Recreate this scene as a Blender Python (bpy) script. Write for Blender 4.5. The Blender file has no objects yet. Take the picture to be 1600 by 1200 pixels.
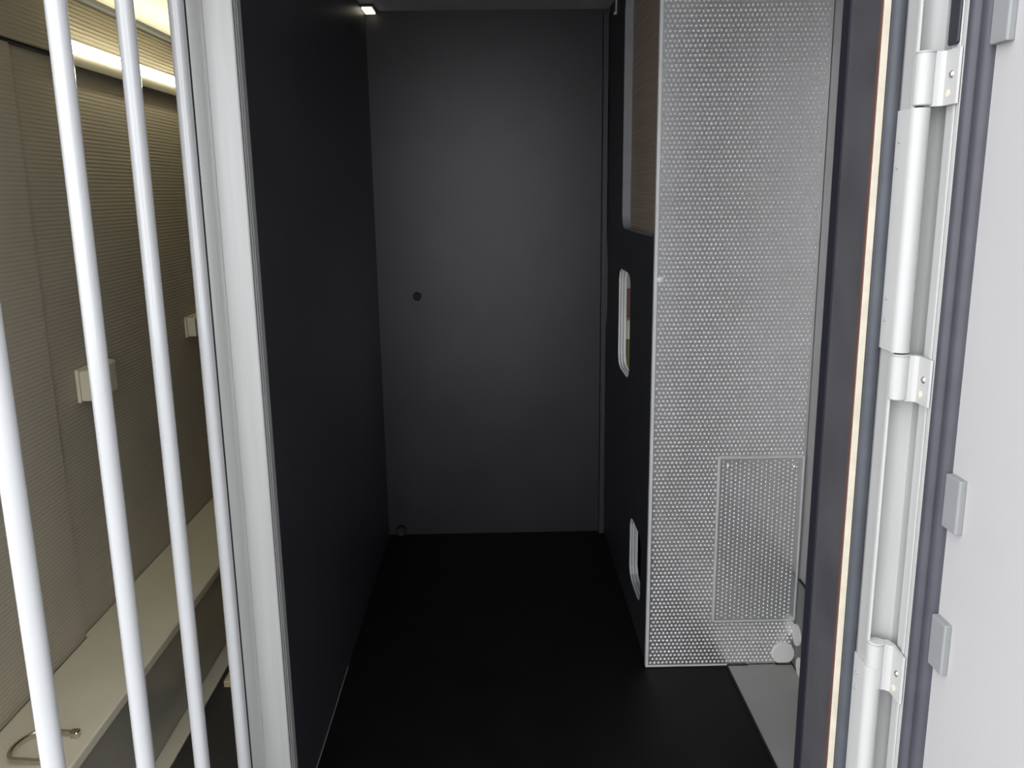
import bpy, bmesh, math, random
from mathutils import Vector, Matrix

# ------------------------------------------------------------------ camera, world, exposure
sc = bpy.context.scene
C = sc.collection
random.seed(4)
F = math.sqrt(25*80 + 300*6100)                       # focal length in pixels of a 1600-wide frame
ey = Vector((-25, -300, F)).normalized()              # depth axis of the van seen by the camera
dn = Vector((80, 6100, F)).normalized()               # plumb line seen by the camera
ez = -dn
ex = ey.cross(ez)
right = Vector((ex.x, ey.x, ez.x)); down = Vector((ex.y, ey.y, ez.y)); fwd = Vector((ex.z, ey.z, ez.z))
cam_d = bpy.data.cameras.new('camera'); cam = bpy.data.objects.new('camera', cam_d); C.objects.link(cam)
cam_d.sensor_width = 36.0; cam_d.lens = F/1600*36.0; cam_d.clip_start = 0.02
m = Matrix.Identity(4)
for i in range(3):
    m[i][0] = right[i]; m[i][1] = -down[i]; m[i][2] = -fwd[i]
m.translation = (0, 0, 1.32)
cam.matrix_world = m
sc.camera = cam

w = bpy.data.worlds.new('overcast_sky'); sc.world = w; w.use_nodes = True
bg = w.node_tree.nodes['Background']
bg.inputs[0].default_value = (0.955, 0.972, 1.0, 1); bg.inputs[1].default_value = 2.6
sc.view_settings.view_transform = 'Standard'; sc.view_settings.look = 'None'
sc.view_settings.gamma = 1.0; sc.view_settings.use_curve_mapping = False
sc.view_settings.exposure = 0.55

# ------------------------------------------------------------------ materials
MT = {}
def mat(name, col, rough=0.5, metal=0.0, spec=0.5, var=0.06, scale=12, bump=0.0, bscale=200, emit=None, strength=0, stretch=(1, 1, 1), coat=0.0):
    if name in MT: return MT[name]
    M = bpy.data.materials.new(name); M.use_nodes = True
    nt = M.node_tree; b = nt.nodes['Principled BSDF']
    b.inputs['Roughness'].default_value = rough; b.inputs['Metallic'].default_value = metal
    b.inputs['Specular IOR Level'].default_value = spec
    b.inputs['Coat Weight'].default_value = coat
    tc = nt.nodes.new('ShaderNodeTexCoord'); mp = nt.nodes.new('ShaderNodeMapping')
    mp.inputs['Scale'].default_value = stretch
    nt.links.new(tc.outputs['Object'], mp.inputs[0])
    n = nt.nodes.new('ShaderNodeTexNoise'); n.inputs['Scale'].default_value = scale; n.inputs['Detail'].default_value = 5
    nt.links.new(mp.outputs[0], n.inputs['Vector'])
    r = nt.nodes.new('ShaderNodeValToRGB')
    r.color_ramp.elements[0].position = 0.3; r.color_ramp.elements[1].position = 0.7
    r.color_ramp.elements[0].color = tuple(c*(1-var) for c in col) + (1,)
    r.color_ramp.elements[1].color = tuple(min(1, c*(1+var)) for c in col) + (1,)
    nt.links.new(n.outputs['Fac'], r.inputs[0]); nt.links.new(r.outputs[0], b.inputs['Base Color'])
    if bump:
        n2 = nt.nodes.new('ShaderNodeTexNoise'); n2.inputs['Scale'].default_value = bscale; n2.inputs['Detail'].default_value = 2
        nt.links.new(mp.outputs[0], n2.inputs['Vector'])
        bp = nt.nodes.new('ShaderNodeBump'); bp.inputs['Strength'].default_value = bump; bp.inputs['Distance'].default_value = 0.002
        nt.links.new(n2.outputs['Fac'], bp.inputs['Height']); nt.links.new(bp.outputs[0], b.inputs['Normal'])
    if emit:
        b.inputs['Emission Color'].default_value = emit + (1,); b.inputs['Emission Strength'].default_value = strength
    MT[name] = M
    return M
mat('dark_partition', (0.040, 0.039, 0.050), 0.40, spec=0.5, var=0.12, scale=5, bump=0.05, bscale=500)
mat('dark_panel', (0.026, 0.0245, 0.030), 0.36, spec=0.42, var=0.18, scale=5, bump=0.05, bscale=500)
mat('dark_side_panel', (0.026, 0.027, 0.033), 0.45, spec=0.5, var=0.1, scale=6, bump=0.05, bscale=500)
mat('dark_floor', (0.0050, 0.0049, 0.0044), 0.6, spec=0.16, var=0.3, scale=9, bump=0.15, bscale=700)
mat('dark_reveal', (0.060, 0.058, 0.064), 0.5, var=0.25, scale=9)
mat('black_trim', (0.016, 0.016, 0.024), 0.4)
mat('rubber', (0.050, 0.055, 0.068), 0.55, var=0.12, scale=30)
mat('gasket', (0.052, 0.052, 0.066), 0.5, var=0.12, scale=30)
mat('black', (0.006, 0.006, 0.006), 0.7)
mat('ply_edge', (0.56, 0.51, 0.41), 0.7, var=0.08, scale=60)
mat('red_ply', (0.10, 0.045, 0.035), 0.7)
mat('white_frame', (0.45, 0.447, 0.44), 0.38, var=0.03, scale=8)
mat('white_door', (0.44, 0.428, 0.43), 0.45, var=0.025, scale=4)
mat('pad_grey', (0.24, 0.245, 0.25), 0.5, var=0.05)
mat('bar_white', (0.43, 0.435, 0.445), 0.22, spec=0.6, var=0.02, coat=0.6)
mat('aluminium', (0.43, 0.43, 0.425), 0.42, metal=0.35, var=0.05, scale=5, stretch=(14, 14, 0.6))
mat('aluminium_dark', (0.10, 0.105, 0.12), 0.45, metal=0.4, var=0.1, scale=8)
mat('steel_sheet', (0.98, 0.975, 0.97), 0.265, metal=0.90, var=0.05, scale=5)
mat('steel_edge', (0.85, 0.85, 0.84), 0.35, metal=0.35)
mat('steel_bright', (0.62, 0.58, 0.5), 0.22, metal=1.0)
mat('grey_plate', (0.33, 0.33, 0.31), 0.5, var=0.04, scale=6)
mat('grey_wall', (0.37, 0.365, 0.36), 0.42, metal=0.1, var=0.05, scale=6)
mat('grey_low', (0.16, 0.165, 0.165), 0.5, var=0.05)
mat('cap_white', (0.78, 0.775, 0.74), 0.45)
mat('beige_wall', (0.445, 0.395, 0.30), 0.75, var=0.05, scale=4)
mat('cream', (0.66, 0.61, 0.47), 0.42, var=0.04, scale=5)
mat('cream_ceiling', (0.78, 0.74, 0.58), 0.6, var=0.03)
mat('bench_front', (0.34, 0.315, 0.26), 0.25, var=0.05, scale=5)
mat('brown_floor', (0.040, 0.036, 0.032), 0.6, var=0.15, scale=14)
mat('grey_ceiling', (0.62, 0.59, 0.61), 0.55, var=0.06)
mat('wood', (0.46, 0.36, 0.28), 0.5, var=0.22, scale=4, stretch=(1, 0.6, 60))
mat('rim_grey', (0.26, 0.27, 0.28), 0.5)
mat('slot_light', (0.52, 0.53, 0.52), 0.45)
mat('ply_face', (0.66, 0.53, 0.31), 0.6, var=0.1, scale=10, stretch=(8, 1, 1))
mat('ply_dark', (0.30, 0.17, 0.10), 0.7)
mat('brown_board', (0.11, 0.055, 0.03), 0.6, var=0.2, scale=8)
mat('olive', (0.16, 0.16, 0.07), 0.6)
mat('white_outer', (0.72, 0.72, 0.72), 0.4)
mat('asphalt', (0.24, 0.24, 0.235), 0.9, var=0.25, scale=60, bump=0.4, bscale=120)
mat('lamp_tube', (0.9, 0.88, 0.8), 0.4, emit=(1.0, 0.94, 0.72), strength=20.0)
mat('small_lamp', (0.9, 0.88, 0.7), 0.4, emit=(1.0, 0.93, 0.68), strength=1.0)

# ------------------------------------------------------------------ mesh helpers
def link(name, bm, material, parent=None, smooth=False, angle=35, bevel=0.0, seg=2):
    me = bpy.data.meshes.new(name)
    bmesh.ops.recalc_face_normals(bm, faces=bm.faces)
    bm.to_mesh(me); bm.free()
    me.materials.append(MT[material])
    if smooth:
        for p in me.polygons: p.use_smooth = True
        me.set_sharp_from_angle(angle=math.radians(angle))
    o = bpy.data.objects.new(name, me); C.objects.link(o)
    if parent: o.parent = parent
    if bevel:
        md = o.modifiers.new('bevel', 'BEVEL'); md.width = bevel; md.segments = seg; md.limit_method = 'ANGLE'
        md.harden_normals = False
    return o
def tag(o, label=None, cat=None, group=None, kind=None):
    if label: o['label'] = label
    if cat: o['category'] = cat
    if group: o['group'] = group
    if kind: o['kind'] = kind
    return o
def empty(name, loc, label=None, cat=None, group=None, kind=None):
    o = bpy.data.objects.new(name, None); o.empty_display_size = 0.05; C.objects.link(o); o.location = loc
    return tag(o, label, cat, group, kind)
def settle(root):
    """children were meshed in world space: keep them in place under a root that has an offset"""
    inv = Matrix.Translation(root.location).inverted()
    for ch in root.children:
        ch.matrix_parent_inverse = inv
def bx(bm, x0, x1, y0, y1, z0, z1):
    v = [bm.verts.new(p) for p in ((x0,y0,z0),(x1,y0,z0),(x1,y1,z0),(x0,y1,z0),(x0,y0,z1),(x1,y0,z1),(x1,y1,z1),(x0,y1,z1))]
    for f in ((0,3,2,1),(4,5,6,7),(0,1,5,4),(1,2,6,5),(2,3,7,6),(3,0,4,7)): bm.faces.new([v[i] for i in f])
    return bm
def box(*a): return bx(bmesh.new(), *a)
def prism_z(pts, z0, z1, bm=None):
    """plan outline (x, y) extruded upwards"""
    bm = bm or bmesh.new()
    a = [bm.verts.new((x, y, z0)) for x, y in pts]; b = [bm.verts.new((x, y, z1)) for x, y in pts]
    n = len(pts)
    for i in range(n): bm.faces.new((a[i], a[(i+1) % n], b[(i+1) % n], b[i]))
    bm.faces.new(a[::-1]); bm.faces.new(b)
    return bm
def tube(path, r, seg=12, bm=None, closed=False):
    bm = bm or bmesh.new()
    rings = []; n = len(path); P = [Vector(p) for p in path]
    for i, p in enumerate(P):
        t = (P[min(i+1, n-1)] - P[max(i-1, 0)]).normalized()
        u = t.orthogonal().normalized() if i == 0 else (u - t*u.dot(t)).normalized()
        v = t.cross(u)
        rings.append([bm.verts.new(p + r*(math.cos(2*math.pi*k/seg)*u + math.sin(2*math.pi*k/seg)*v)) for k in range(seg)])
    for a, b in zip(rings, rings[1:]):
        for k in range(seg): bm.faces.new((a[k], a[(k+1) % seg], b[(k+1) % seg], b[k]))
    bm.faces.new(rings[0][::-1]); bm.faces.new(rings[-1])
    return bm
def circle(cx, cy, r, a0, a1, n):
    return [(cx + r*math.cos(a0 + (a1-a0)*i/n), cy + r*math.sin(a0 + (a1-a0)*i/n)) for i in range(n+1)]
def rrect(u0, u1, v0, v1, r, n=6):
    P = []
    for cu, cv, a in ((u1-r, v1-r, 0), (u0+r, v1-r, 90), (u0+r, v0+r, 180), (u1-r, v0+r, 270)):
        P += circle(cu, cv, r, math.radians(a), math.radians(a+90), n)
    return P
def plate_x(outer, holes, x0, x1):
    """board in a plane of constant x with real cut-outs; outlines are (y, z)"""
    bm = bmesh.new()
    loops = [outer] + holes
    for x in (x0, x1):
        edges = []
        for lp in loops:
            vs = [bm.verts.new((x, y, z)) for y, z in lp]
            edges += [bm.edges.new((vs[i], vs[(i+1) % len(vs)])) for i in range(len(vs))]
        bmesh.ops.triangle_fill(bm, use_beauty=True, use_dissolve=False, edges=edges)
    for lp in loops:
        bm2 = [bm.verts.new((x0, y, z)) for y, z in lp]; bm3 = [bm.verts.new((x1, y, z)) for y, z in lp]
        n = len(lp)
        for i in range(n): bm.faces.new((bm2[i], bm2[(i+1) % n], bm3[(i+1) % n], bm3[i]))
    bmesh.ops.remove_doubles(bm, verts=bm.verts, dist=1e-5)
    return bm
def ring_x(outline, t, x0, x1):
    """band lining a cut-out: outline (y, z) and the same outline shrunk by t towards its centre"""
    cy = sum(p[0] for p in outline)/len(outline); cz = sum(p[1] for p in outline)/len(outline)
    inn = []
    for y, z in outline:
        d = Vector((y-cy, z-cz)); d = d*(1 - t/d.length); inn.append((cy+d.x, cz+d.y))
    return plate_x(outline, [inn], x0, x1)
def disc_y(bm, cx, cz, r, y0, y1, n=16, flat=None):
    pts = [(cx + r*math.cos(2*math.pi*k/n), cz + r*math.sin(2*math.pi*k/n)) for k in range(n)]
    if flat is not None: pts = [(x, max(z, flat)) for x, z in pts]
    a = [bm.verts.new((x, y0, z)) for x, z in pts]; b = [bm.verts.new((x, y1, z)) for x, z in pts]
    for i in range(n): bm.faces.new((a[i], a[(i+1) % n], b[(i+1) % n], b[i]))
    bm.faces.new(a); bm.faces.new(b[::-1]); return bm
def disc_x(bm, x0, x1, cy, cz, r, n=16, flat=None):
    pts = [(cy + r*math.cos(2*math.pi*k/n), cz + r*math.sin(2*math.pi*k/n)) for k in range(n)]
    if flat is not None: pts = [(y, max(z, flat)) for y, z in pts]
    a = [bm.verts.new((x0, y, z)) for y, z in pts]; b = [bm.verts.new((x1, y, z)) for y, z in pts]
    for i in range(n): bm.faces.new((a[i], a[(i+1) % n], b[(i+1) % n], b[i]))
    bm.faces.new(a); bm.faces.new(b[::-1]); return bm
def dome(bm, cx, cy, cz, r, h, axis, n=8, base=0.0):
    """low round bump; axis is the outward direction 'y-' or 'x-'"""
    rings = []
    for rr, hh in ((r, -base), (r*0.72, h*0.55), (r*0.3, h*0.95)):
        ring = []
        for k in range(n):
            a = 2*math.pi*k/n; u, v = rr*math.cos(a), rr*math.sin(a)
            ring.append(bm.verts.new((cx+u, cy-hh, cz+v) if axis == 'y-' else (cx-hh, cy+u, cz+v)))
        rings.append(ring)
    for A, B in zip(rings, rings[1:]):
        for k in range(n): bm.faces.new((A[k], A[(k+1) % n], B[(k+1) % n], B[k]))
    bm.faces.new(rings[-1])
def part(name, bm, material, parent, **k): return link(name, bm, material, parent, **k)
def struct(name, bm, material, label, **k): return tag(link(name, bm, material, **k), label, kind='structure')

# ------------------------------------------------------------------ dimensions
XP = -0.445           # lined face of the dark partition
XR = 0.405            # dark side of the cabinet
XL = -1.0             # outer wall of the barred compartment
XS = 0.822            # right outer wall
YB = 3.23             # back wall
YC = 2.214            # cabinet front
ZC = 1.94             # ceiling
YF = 0.967            # inside of the front wall

# ------------------------------------------------------------------ setting
g = struct('ground', box(-7, 7, -9, 8, -0.60, -0.55), 'asphalt', 'grey asphalt ground outside the vehicle')
floor = struct('floor', box(-1.06, 0.88, 0.84, YB+0.05, -0.06, 0.0), 'dark_floor', 'smooth black floor of the dark compartment')
part('floor_covering', box(XL, XP-0.035, 0.98, YB, 0.0, 0.003), 'brown_floor', floor)
struct('ceiling', box(-1.06, 0.88, 0.80, YB+0.05, ZC, ZC+0.05), 'grey_ceiling', 'grey ceiling strip above the dark back wall')
struct('ceiling_left', box(XL, XP-0.035, YF, YB, 1.790, 1.802), 'cream_ceiling', 'brightly lit cream ceiling above the strip lamp')
wb = struct('wall_back', box(-1.06, 0.88, YB+0.012, YB+0.05, -0.06, ZC), 'beige_wall', 'dark panelled back wall at the far end')
part('lining_panel', box(XP, XR, YB, YB+0.012, 0.0, ZC), 'dark_panel', wb)
part('corner_post', box(0.383, XR-0.001, YB-0.03, YB-0.0005, 0.0, 1.925), 'dark_side_panel', wb, bevel=0.003)
bm = bmesh.new(); disc_y(bm, -0.30, 0.944, 0.016, YB-0.012, YB-0.0002, 12)
part('rubber_stop', bm, 'black', wb, bevel=0.003)
bm = bmesh.new(); disc_y(bm, -0.395, 0.022, 0.020, YB-0.030, YB-0.0002, 12)
part('rubber_stop', bm, 'black', wb, bevel=0.004)
bm = bmesh.new(); disc_y(bm, -0.395, 0.014, 0.004, YB-0.0325, YB-0.0302, 10)
part('stop_glint', bm, 'rubber', wb)  # paler disc: the tiny highlight on the stop, put in as colour

# left wall with ribbed lining: real horizontal ribs
def ribs(y0, y1, z0, z1, x, amp, pitch):
    bm = bmesh.new(); n = int((z1-z0)/pitch)*6
    A = []; B = []
    for i in range(n+1):
        z = z0 + (z1-z0)*i/n; xx = x + amp*0.5*math.sin(2*math.pi*i/6)
        A.append(bm.verts.new((xx, y0, z))); B.append(bm.verts.new((xx, y1, z)))
    a0 = bm.verts.new((x-0.008, y0, z0)); b0 = bm.verts.new((x-0.008, y1, z0)); a1 = bm.verts.new((x-0.008, y0, z1)); b1 = bm.verts.new((x-0.008, y1, z1))
    for i in range(n): bm.faces.new((A[i], B[i], B[i+1], A[i+1]))
    bm.faces.new((a0, b0, B[0], A[0])); bm.faces.new((a1, A[-1], B[-1], b1)); bm.faces.new((a0, a1, b1, b0))
    bm.faces.new([a0] + A + [a1]); bm.faces.new([b1] + B[::-1] + [b0])
    return bm
wl = struct('wall_left', box(-1.06, XL-0.008, 0.90, YB+0.012, -0.06, ZC), 'beige_wall', 'beige finely ribbed wall behind the white bars')
part('ribbed_panel', ribs(0.98, 1.902, 0.0, 1.632, XL+0.006, 0.0008, 0.0095), 'beige_wall', wl, smooth=True, angle=70)
part('ribbed_panel', ribs(1.905, YB+0.01, 0.0, 1.632, XL-0.004, 0.0008, 0.0095), 'beige_wall', wl, smooth=True, angle=70)
part('ribbed_cornice', ribs(0.98, YB+0.01, 1.640, 1.778, XL+0.014, 0.0016, 0.0095), 'beige_wall', wl, smooth=True, angle=70)
part('gap_shade', box(XL-0.007, XL+0.004, 0.98, YB, 1.632, 1.640), 'black_trim', wl)  # black strip put in for the shade between panel and cornice
part('ceiling_edge', box(XL-0.007, XL+0.03, 0.98, YB, 1.778, 1.790), 'rim_grey', wl)

# right outer wall with an unseen hatch, added to let daylight into the locker
outer = [(0.90, -0.06), (YB+0.012, -0.06), (YB+0.012, ZC), (0.90, ZC)]
wr = struct('wall_right', plate_x(outer, [rrect(2.45, 3.05, 0.55, 1.12, 0.05)], XS, XS+0.05), 'grey_wall', 'light grey outer wall strip beside the dimpled metal panel')
part('kick_panel', box(XS-0.004, XS-0.0002, 1.0, YC-0.012, 0.004, 0.262), 'grey_low', wr)
part('edge_bead', box(XS-0.006, XS-0.0002, 1.0, YC-0.012, 0.2625, 0.268), 'black', wr)
for cy, cz in ((2.185, 0.108), (2.14, 0.030)):
    bm = bmesh.new(); disc_x(bm, XS-0.010, XS-0.0045, cy, cz, 0.030, 20, flat=0.005)
    part('round_cap', bm, 'cap_white', wr)

# dark partition
wm = struct('wall_partition', box(XP-0.030, XP, 1.479, YB, 0.0, ZC), 'dark_partition', 'dark glossy partition wall behind the aluminium post')
part('floor_bead', prism_z([(XP+0.0005, 1.48), (XP+0.002, 1.48), (XP+0.002, 2.25), (XP+0.0005, 2.25)], 0.0005, 0.004), 'rim_grey', wm)

# front wall round the door opening
wf = empty('wall_front', (0.6, 0.92, 0), 'white vehicle wall round the door opening', kind='structure')
part('wall_side', box(0.376, 0.88, 0.875, YF, -0.06, ZC), 'white_outer', wf)
part('wall_side', box(-1.06, -0.80, 0.875, YF, -0.06, ZC), 'white_outer', wf)
part('wall_head', box(-0.80, 0.376, 0.875, YF, 1.915, ZC), 'white_outer', wf)
part('inner_lining', box(0.3765, 0.82, YF+0.0003, YF+0.004, 0.0, ZC), 'grey_low', wf)
settle(wf)

# ------------------------------------------------------------------ door frame (right jamb)
Z0, Z1 = -0.06, 1.99
jamb = empty('trim_1', (0.40, 0.86, Z0), 'white aluminium door frame with dark reveal on the right', kind='structure')
part('reveal_board', box(0.3682, 0.3755, 0.872, 0.945, 0.0, 1.90), 'dark_reveal', jamb)
part('reveal_edge', prism_z([(0.366, 0.944)] + circle(0.373, 0.962, 0.007, math.radians(180), math.radians(90), 4) + [(0.3758, 0.968), (0.3758, 0.944)], 0.0, 1.90), 'black_trim', jamb)
part('plywood_edge', box(0.3690, 0.3758, 0.8685, 0.8720, 0.0, 1.90), 'ply_edge', jamb)
part('veneer_edge', box(0.3679, 0.3689, 0.8690, 0.8735, 0.0, 1.90), 'red_ply', jamb)
part('bulb_seal', prism_z(circle(0.3826, 0.8665, 0.0066, 0, 2*math.pi, 16)[:-1], Z0, Z1), 'rubber', jamb, smooth=True)
part('seal_flange', box(0.3762, 0.3892, 0.8690, 0.8745, Z0, Z1), 'rubber', jamb)
prof = [(0.3895, 0.8745), (0.3895, 0.842), (0.3885, 0.839), (0.3890, 0.8365), (0.3910, 0.8360), (0.3925, 0.8380), (0.3935, 0.843),
        (0.3965, 0.8485), (0.4025, 0.8520), (0.4090, 0.8515), (0.4150, 0.8480), (0.4180, 0.8440), (0.4300, 0.8440), (0.4300, 0.8360), (0.470, 0.8360), (0.470, 0.8745)]
part('frame_profile', prism_z(prof, Z0, Z1), 'white_frame', jamb, smooth=True, angle=40)
def cover(z0, z1):
    pts = [(0.3893, 0.8725), (0.3870, 0.8725), (0.3868, 0.838)] + circle(0.3958, 0.835, 0.0090, math.radians(180), math.radians(345), 12) + [(0.4045, 0.840), (0.3985, 0.844), (0.3893, 0.842)]
    c = part('hinge_cover', prism_z(pts, z0, z1), 'white_frame', jamb, smooth=True, angle=30)
    return c
def rivets(c, spots):
    for y, z in spots:
        bm = bmesh.new(); dome(bm, 0.3867, y, z, 0.0022, 0.0014, 'x-', 8, base=0.0004)
        part('rivet', bm, 'rim_grey', c, smooth=True, angle=80)
c1 = cover(1.1610, 1.3910); rivets(c1, ((0.853, 1.362), (0.853, 1.338), (0.853, 1.212), (0.853, 1.190)))
c2 = cover(0.40, 0.820); rivets(c2, ((0.853, 0.800), (0.853, 0.782), (0.853, 0.44)))
settle(jamb)

# ------------------------------------------------------------------ open door
door = empty('door_1', (0.43, 0.83, 0.0), 'open white door with dark gasket and grey pads', kind='structure')
DZ0, DZ1 = -0.04, 1.97
# door built closed to the x = const plane, hinge side at y = 0.83, then swung a few degrees more
prof = [(0.4300, 0.8290), (0.4172, 0.8290), (0.4166, 0.8160), (0.4150, 0.8150), (0.4142, 0.8130), (0.4142, 0.8095), (0.4150, 0.8085), (0.4220, 0.8085), (0.4220, 0.8062),
        (0.4150, 0.8062), (0.4138, 0.8050), (0.4138, 0.8005), (0.4160, 0.7990), (0.4600, 0.7990), (0.4600, 0.8290)]
part('edge_profile', prism_z(prof, DZ0, DZ1), 'white_frame', door)
prof = [(0.4210, 0.7988), (0.4140, 0.7988), (0.4120, 0.7950), (0.4125, 0.7900), (0.4150, 0.7865), (0.4185, 0.7855), (0.4175, 0.7825), (0.4180, 0.7780), (0.4200, 0.7735), (0.4240, 0.7720), (0.4300, 0.7720), (0.4300, 0.7988)]
part('door_gasket', prism_z(prof, DZ0, DZ1), 'gasket', door, smooth=True, angle=50)
part('door_panel', box(0.4265, 0.4600, -0.06, 0.7985, DZ0, DZ1), 'white_door', door, bevel=0.003)
for z0, z1, y1 in ((1.436, 1.60, 0.7715), (1.004, 1.056, 0.7715), (0.860, 0.912, 0.7715)):
    p = part('grey_pad', prism_z(rrect(0.4195, 0.4275, y1-0.026, y1, 0.002, 3), z0, z1), 'pad_grey', door, bevel=0.0015)
part('rubber_insert', box(0.4115, 0.4165, 0.8100, 0.8280, 1.444, 1.90), 'black_trim', door, bevel=0.002)
settle(door)

def hinge(z0, z1):
    h = part('hinge', prism_z([(0.3990, 0.8360), (0.4020, 0.8290), (0.4075, 0.8275), (0.4108, 0.8240), (0.4108, 0.8015), (0.4128, 0.8005), (0.4145, 0.8290), (0.4120, 0.8380), (0.4050, 0.8400)], z0, z1), 'white_frame', jamb, smooth=True, angle=30)
    part('barrel', prism_z(circle(0.3972, 0.8350, 0.0090, 0, 2*math.pi, 20)[:-1], z0+0.001, z1+0.001), 'white_frame', h, smooth=True, angle=40, bevel=0.0012)
    part('knuckle_joint', prism_z(circle(0.3972, 0.8350, 0.0093, 0, 2*math.pi, 20)[:-1], z1-0.0010, z1-0.0002), 'rim_grey', h, smooth=True, angle=40)
    zc = (z0+z1)/2
    bm = bmesh.new(); dome(bm, 0.4107, 0.8125, zc+0.002, 0.0042, 0.0022, 'x-', 12, base=0.0008)
    part('screw', bm, 'steel_bright', h, smooth=True, angle=80)
    bm = bmesh.new(); disc_x(bm, 0.4102, 0.4108, 0.8155, z0+0.010, 0.0034, 10)
    part('plug', bm, 'cream', h)
    return h
h1 = hinge(1.392, 1.440); h2 = hinge(1.112, 1.158); h3 = hinge(0.794, 0.847)
settle(jamb)

# ------------------------------------------------------------------ dimpled metal locker on the right
cab = empty('metal_locker', (0.61, 2.7, 0.0), 'tall locker with dimpled silver metal front and dark side', 'locker')
part('front_sheet', box(XR-0.003, XS-0.002, YC, YC+0.012, 0.002, ZC-0.002), 'steel_sheet', cab)
part('edge_angle', prism_z([(XR-0.0045, YC-0.0018), (XR+0.003, YC-0.0018), (XR+0.003, YC-0.0002), (XR-0.0031, YC-0.0002), (XR-0.0031, YC+0.014), (XR-0.0045, YC+0.014)], 0.002, ZC-0.002), 'steel_edge', cab)
part('bottom_edge', box(XR-0.003, 0.632, YC-0.0016, YC-0.0002, 0.002, 0.006), 'steel_edge', cab)
PX0, PX1, PZ0, PZ1 = 0.586, 0.815, 0.140, 0.618
def dimples(x0, x1, z0, z1, y, hole=None, transposed=False, pitch=0.01135, r=0.0043, h=0.0036):
    bm = bmesh.new(); row = 0
    if not transposed:
        z = z0
        while z < z1:
            x = x0 + (pitch/2 if row % 2 else 0)
            while x < x1:
                if not (hole and hole[0] < x < hole[1] and hole[2] < z < hole[3]): dome(bm, x, y, z, r, h, 'y-', 8, base=0.0003)
                x += pitch
            z += pitch; row += 1
    else:
        x = x0
        while x < x1:
            z = z0 + (pitch/2 if row % 2 else 0)
            while z < z1:
                dome(bm, x, y, z, r, h, 'y-', 8, base=0.0003); z += pitch
            x += pitch; row += 1
    return bm
tag(part('dimple_relief', dimples(XR+0.010, XS-0.008, 0.014, ZC-0.01, YC, (PX0-0.006, PX1+0.006, PZ0-0.006, PZ1+0.006)), 'steel_sheet', cab, smooth=True, angle=80), kind='stuff')
ap = part('access_panel', box(PX0, PX1, YC-0.0040, YC-0.0003, PZ0, PZ1), 'steel_sheet', cab, bevel=0.001)
tag(part('dimple_relief', dimples(PX0+0.012, PX1-0.008, PZ0+0.010, PZ1-0.010, YC-0.0040, None, True, pitch=0.0117, r=0.0040, h=0.0028), 'steel_sheet', ap, smooth=True, angle=80), kind='stuff')
for a in ((PX0-0.0012, PX0+0.0030, PZ0, PZ1), (PX1-0.003, PX1+0.0010, PZ0, PZ1), (PX0+0.003, PX1-0.003, PZ1-0.003, PZ1+0.0012), (PX0+0.003, PX1-0.003, PZ0-0.0012, PZ0+0.002)):
    part('panel_edge', box(a[0], a[1], YC-0.0052, YC-0.0030, a[2], a[3]), 'steel_edge', ap)
for x, z in ((PX0+0.028, PZ1-0.024), (PX1-0.022, PZ1-0.030)):
    bm = bmesh.new(); dome(bm, x, YC-0.0040, z, 0.0070, 0.0016, 'y-', 14, base=0.0003); part('rivet', bm, 'steel_sheet', ap, smooth=True, angle=80)
bm = bmesh.new(); dome(bm, 0.416, YC, 1.096, 0.0085, 0.0036, 'y-', 14, base=0.0003); part('rivet', bm, 'steel_edge', cab, smooth=True, angle=80)
bm = bmesh.new(); disc_y(bm, 0.790, 0.037, 0.031, YC-0.006, YC-0.0003, 32, flat=0.010); part('round_cap', bm, 'cap_white', cab)
# dark side board with window and two hand slots
win = rrect(2.245, 2.838, 1.200, 1.905, 0.050, 7)
def slot(y0, y1, z0, z1, cy, cz):
    return [(y0+cy, z0), (y1-cy*1.1, z0), (y1-cy*0.35, z0+cz*0.30), (y1, z0+cz), (y1, z1-cz), (y1-cy*0.35, z1-cz*0.30), (y1-cy*1.1, z1), (y0+cy, z1), (y0+cy*0.3, z1-cz*0.3), (y0, z1-cz), (y0, z0+cz), (y0+cy*0.3, z0+cz*0.3)]
s1 = slot(2.635, 2.888, 0.738, 1.072, 0.05, 0.036); s2 = slot(2.352, 2.566, 0.118, 0.330, 0.05, 0.036)
outer = [(YC+0.0145, 0.002), (YB-0.0305, 0.002), (YB-0.0305, ZC-0.002), (YC+0.0145, ZC-0.002)]
part('side_board', plate_x(outer, [win, s1, s2], XR, XR+0.027), 'dark_side_panel', cab)
wr_ = part('window_rim', ring_x(win, 0.0022, XR+0.0012, XR+0.0268), 'rim_grey', cab)
for s in (s1, s2):
    for i, (a, b, mm) in enumerate(((0.0008, 0.0060, 'slot_light'), (0.0062, 0.0088, 'rim_grey'), (0.0090, 0.0150, 'slot_light'), (0.0152, 0.0178, 'rim_grey'), (0.0180, 0.0262, 'slot_light'))):
        part('slot_band', ring_x(s, 0.0030 if i % 2 == 0 else 0.0010, XR+a, XR+b), mm, cab)
part('wood_panel', box(XR+0.0275, XR+0.040, YC+0.013, YB-0.005, 1.130, ZC-0.003), 'wood', cab)
part('shelf', box(XR+0.0275, XS-0.003, YC+0.013, YB-0.003, 0.560, 0.575), 'wood', cab)
part('back_board', box(XR+0.0275, XS-0.003, YB-0.0025, YB-0.0005+0.012, 0.575, 0.962), 'brown_board', cab)
part('back_board', box(XR+0.0275, XS-0.003, YB-0.0025, YB-0.0005+0.012, 0.9622, 1.129), 'grey_plate', cab)
settle(cab)
bk = empty('hanging_bracket', (XR-0.004, 3.03, 1.88), 'thin pale bracket hanging at the top of the dark locker side', 'bracket')
part('strap', box(XR-0.005, XR-0.0006, 3.020, 3.032, 1.882, ZC-0.001), 'slot_light', bk, bevel=0.001)
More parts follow.
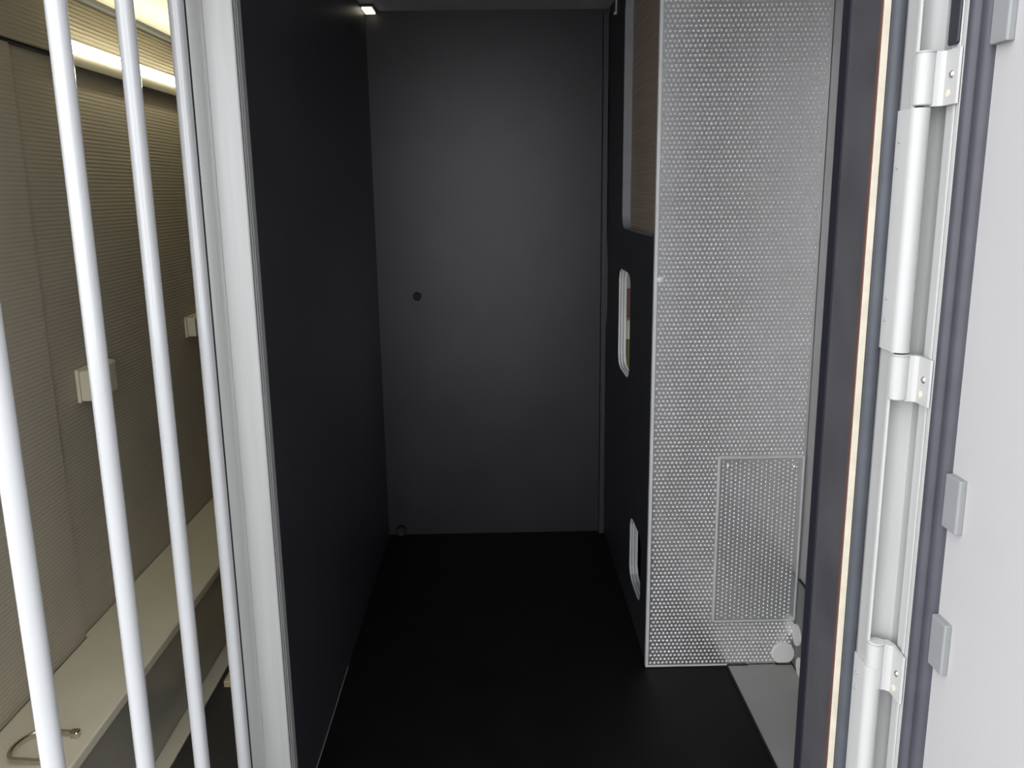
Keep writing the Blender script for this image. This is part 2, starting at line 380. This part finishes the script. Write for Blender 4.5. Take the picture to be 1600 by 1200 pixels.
part('hook', box(XR-0.010, XR-0.0052, 3.020, 3.030, 1.882, 1.890), 'slot_light', bk, bevel=0.001)
settle(bk)
# carton and tin inside the locker, glimpsed through the upper slot
ct = empty('tin', (0.475, 3.13, 0.576), 'cream and olive tin glimpsed inside the locker through the upper slot', 'tin')
part('tin_body', prism_z(circle(0.485, 3.15, 0.040, 0, 2*math.pi, 20)[:-1], 0.576, 0.790), 'olive', ct, smooth=True)
part('tin_label', prism_z(circle(0.485, 3.15, 0.0405, 0, 2*math.pi, 20)[:-1], 0.790, 0.842), 'cream', ct, smooth=True)
part('lid', prism_z(circle(0.485, 3.15, 0.037, 0, 2*math.pi, 20)[:-1], 0.842, 0.858), 'cream', ct, smooth=True)
settle(ct)

# grey sheet on the floor in front of the locker
fp = empty('floor_plate', (0.73, 1.6, 0.0), 'light grey metal sheet on the floor in front of the locker', 'floor plate')
pts = [(0.634, 0.99), (XS-0.007, 0.99), (XS-0.007, YC-0.0075), (0.770, YC-0.0075), (0.766, YC-0.003), (0.694, YC-0.003), (0.690, YC-0.0075), (0.634, YC-0.0075)]
part('sheet', prism_z(pts, 0.0008, 0.0040), 'grey_plate', fp)
part('edge_bead', box(0.6290, 0.6338, 0.99, YC-0.003, 0.0008, 0.0046), 'black', fp)
for a, b, y0, y1 in ((0.634, 0.690, YC-0.0072, YC-0.0036), (0.770, XS-0.007, YC-0.0072, YC-0.0036), (0.694, 0.766, YC-0.0028, YC-0.0010)):
    part('edge_bead', box(a, b, y0, y1, 0.0008, 0.0046), 'black', fp)
settle(fp)

# ------------------------------------------------------------------ barred partition and aluminium post
XG = -0.47
gr = empty('barred_gate', (XG, 1.1, 0.0), 'gate of round white upright bars on the left', 'gate')
for y in (0.802, 1.006, 1.192, 1.384):
    part('bar', tube([(XG, y, 0.035), (XG, y, 1.86)], 0.0114, 20), 'bar_white', gr, smooth=True)
part('rail', box(XG-0.016, XG+0.016, 0.78, 1.424, 0.004, 0.036), 'bar_white', gr, bevel=0.004)
part('rail', box(XG-0.016, XG+0.016, 0.78, 1.424, 1.858, 1.892), 'bar_white', gr, bevel=0.004)
settle(gr)
po = empty('aluminium_post', (-0.435, 1.46, 0.0), 'wide aluminium post between the white bars and dark wall', 'post')
prof = [(-0.4705, 1.430), (-0.4470, 1.430), (-0.4462, 1.4310), (-0.4452, 1.4310), (-0.4444, 1.4288), (-0.4020, 1.4288), (-0.4000, 1.4300),
        (-0.4000, 1.4370), (-0.4035, 1.4370), (-0.4035, 1.4450), (-0.4000, 1.4450), (-0.4000, 1.4500), (-0.4035, 1.4500), (-0.4035, 1.4570), (-0.4000, 1.4570), (-0.4000, 1.4780), (-0.4705, 1.4780)]
part('profile', prism_z(prof, 0.001, ZC-0.001), 'aluminium', po)
for y0, y1 in ((1.4372, 1.4448), (1.4502, 1.4568)):
    part('groove_insert', box(-0.4035, -0.4026, y0, y1, 0.002, ZC-0.002), 'aluminium_dark', po)
part('rubber_strip', box(-0.4765, -0.4707, 1.4310, 1.4500, 0.001, ZC-0.15), 'black', po)
settle(po)

# ------------------------------------------------------------------ barred compartment: bench, lamp, fittings
bn = empty('storage_bench', (-0.9, 2.0, 0.0), 'cream storage bench along the beige wall behind the bars', 'bench')
part('lid', prism_z([(XL+0.010, 1.0), (-0.797, 1.0), (-0.797, YB-0.002), (XL-0.001, YB-0.002), (XL-0.001, 1.9065), (XL+0.010, 1.9065)], 0.276, 0.300), 'cream', bn, bevel=0.004, seg=3)
part('body', box(XL+0.012, -0.832, 1.005, YB-0.003, 0.004, 0.2755), 'bench_front', bn)
part('base_strip', prism_z([(-0.8315, 1.0), (-0.789, 1.0), (-0.789, YB-0.003), (-0.8315, YB-0.003)], 0.0035, 0.010), 'cream', bn, bevel=0.002)
settle(bn)
hd = empty('bail_handle', (-0.85, 1.46, 0.30), 'bright steel bail handle lying on the bench lid', 'handle')
pa, pb = Vector((-0.833, 1.505, 0.311)), Vector((-0.842, 1.418, 0.311))
path = [pa]
for k in range(13):
    a = math.pi*k/12
    ctr = (pa+pb)/2 + Vector((-0.055, 0, 0)); half = (pa-pb)/2
    path.append(ctr + half*math.cos(a) + Vector((-0.030*math.sin(a), 0, 0.004)))
path.append(pb)
part('loop', tube(path, 0.0042, 10), 'steel_bright', hd, smooth=True)
for p in (pa, pb):
    part('lug', box(p.x-0.006, p.x+0.010, p.y-0.008, p.y+0.008, 0.3003, 0.3150), 'steel_bright', hd, bevel=0.003)
settle(hd)
lm = empty('strip_lamp', (XL+0.03, 2.6, 1.66), 'glowing white strip lamp high on the beige wall', 'lamp')
part('housing', prism_z([(0, 0), (1, 0), (1, 1), (0, 1)], 0, 1), 'cream', lm)
bpy.data.objects.remove(lm.children[0])
bm = bmesh.new()
sec = [(XL+0.0165, 1.622), (XL+0.020, 1.622), (XL+0.030, 1.644), (XL+0.027, 1.675), (XL+0.0165, 1.678)]
a = [bm.verts.new((x, 2.118, z)) for x, z in sec]; b = [bm.verts.new((x, 2.96, z)) for x, z in sec]
for i in range(5): bm.faces.new((a[i], a[(i+1) % 5], b[(i+1) % 5], b[i]))
bm.faces.new(a); bm.faces.new(b[::-1]); part('housing', bm, 'cream', lm)
bm = bmesh.new()
sec = [(XL+0.0302, 1.645), (XL+0.0345, 1.646), (XL+0.0320, 1.673), (XL+0.0274, 1.6745)]
a = [bm.verts.new((x, 2.120, z)) for x, z in sec]; b = [bm.verts.new((x, 2.955, z)) for x, z in sec]
for i in range(4): bm.faces.new((a[i], a[(i+1) % 4], b[(i+1) % 4], b[i]))
bm.faces.new(a); bm.faces.new(b[::-1]); part('diffuser', bm, 'lamp_tube', lm)
part('end_cap', box(XL+0.0165, XL+0.032, 2.112, 2.1175, 1.634, 1.677), 'cream', lm, bevel=0.002)
settle(lm)
cl = empty('ceiling_clip', (XL+0.05, 2.85, 1.785), 'small brown clip under the cream ceiling beside the lamp', 'clip')
part('clip_body', box(XL+0.031, XL+0.050, 2.82, 2.90, 1.760, 1.7895), 'bench_front', cl, bevel=0.003)
part('clip_tab', box(XL+0.0175, XL+0.0305, 2.83, 2.88, 1.764, 1.777), 'bench_front', cl, bevel=0.002)
settle(cl)
def wall_box(y0, y1, z0, z1, d, label, rounded):
    o = empty('wall_switch', (XL, (y0+y1)/2, z0), label, 'switch', 'cream switches on the ribbed wall')
    x0 = XL-0.0025
    part('back_plate', box(x0, x0+0.008, y0, y1, z0, z1), 'cream', o, bevel=0.002)
    if rounded:
        bm = bmesh.new(); out = [(x0+0.0082, y0+0.003), (x0+d, y0+0.003)] + circle(x0+0.0082, y1-0.05, 1, 0, 0, 1)[:0]
        out += [(x0+0.0082+(d-0.0082)*math.cos(t), y1-0.053+0.050*math.sin(t)) for t in [math.pi/2*k/6 for k in range(7)]]
        part('cover', prism_z(out, z0+0.003, z1-0.003), 'cream', o, smooth=True, angle=40, bevel=0.003)
    else:
        part('cover', box(x0+0.0082, x0+d, y0+0.003, y1-0.003, z0+0.003, z1-0.003), 'cream', o, bevel=0.003)
    settle(o)
wall_box(2.02, 2.19, 0.842, 0.922, 0.040, 'rounded cream switch box on the beige wall, crossed by a white bar', True)
wall_box(2.76, 2.90, 0.876, 0.942, 0.034, 'square cream switch box on the beige wall beside the post', False)
pw = empty('plywood_board', (-0.66, 2.4, 0.003), 'pale plywood offcut lying on the floor beside the bench', 'board')
zl = 0.0035
for t, mm in ((0.0045, 'ply_face'), (0.0015, 'ply_dark'), (0.0045, 'ply_edge'), (0.0015, 'ply_dark'), (0.0050, 'ply_face')):
    part('veneer', box(-0.768, -0.520, 2.155, 2.75, zl, zl+t), mm, pw); zl += t + 0.0001
settle(pw)
sl = empty('downlight', (-0.42, 3.17, ZC), 'small lit lamp under the grey ceiling at the dark wall', 'lamp')
part('rim', box(XP+0.0008, XP+0.042, 3.112, 3.222, ZC-0.008, ZC-0.0005), 'black_trim', sl)
part('lens', box(XP+0.003, XP+0.038, 3.118, 3.216, ZC-0.014, ZC-0.0082), 'small_lamp', sl, bevel=0.002)
settle(sl)
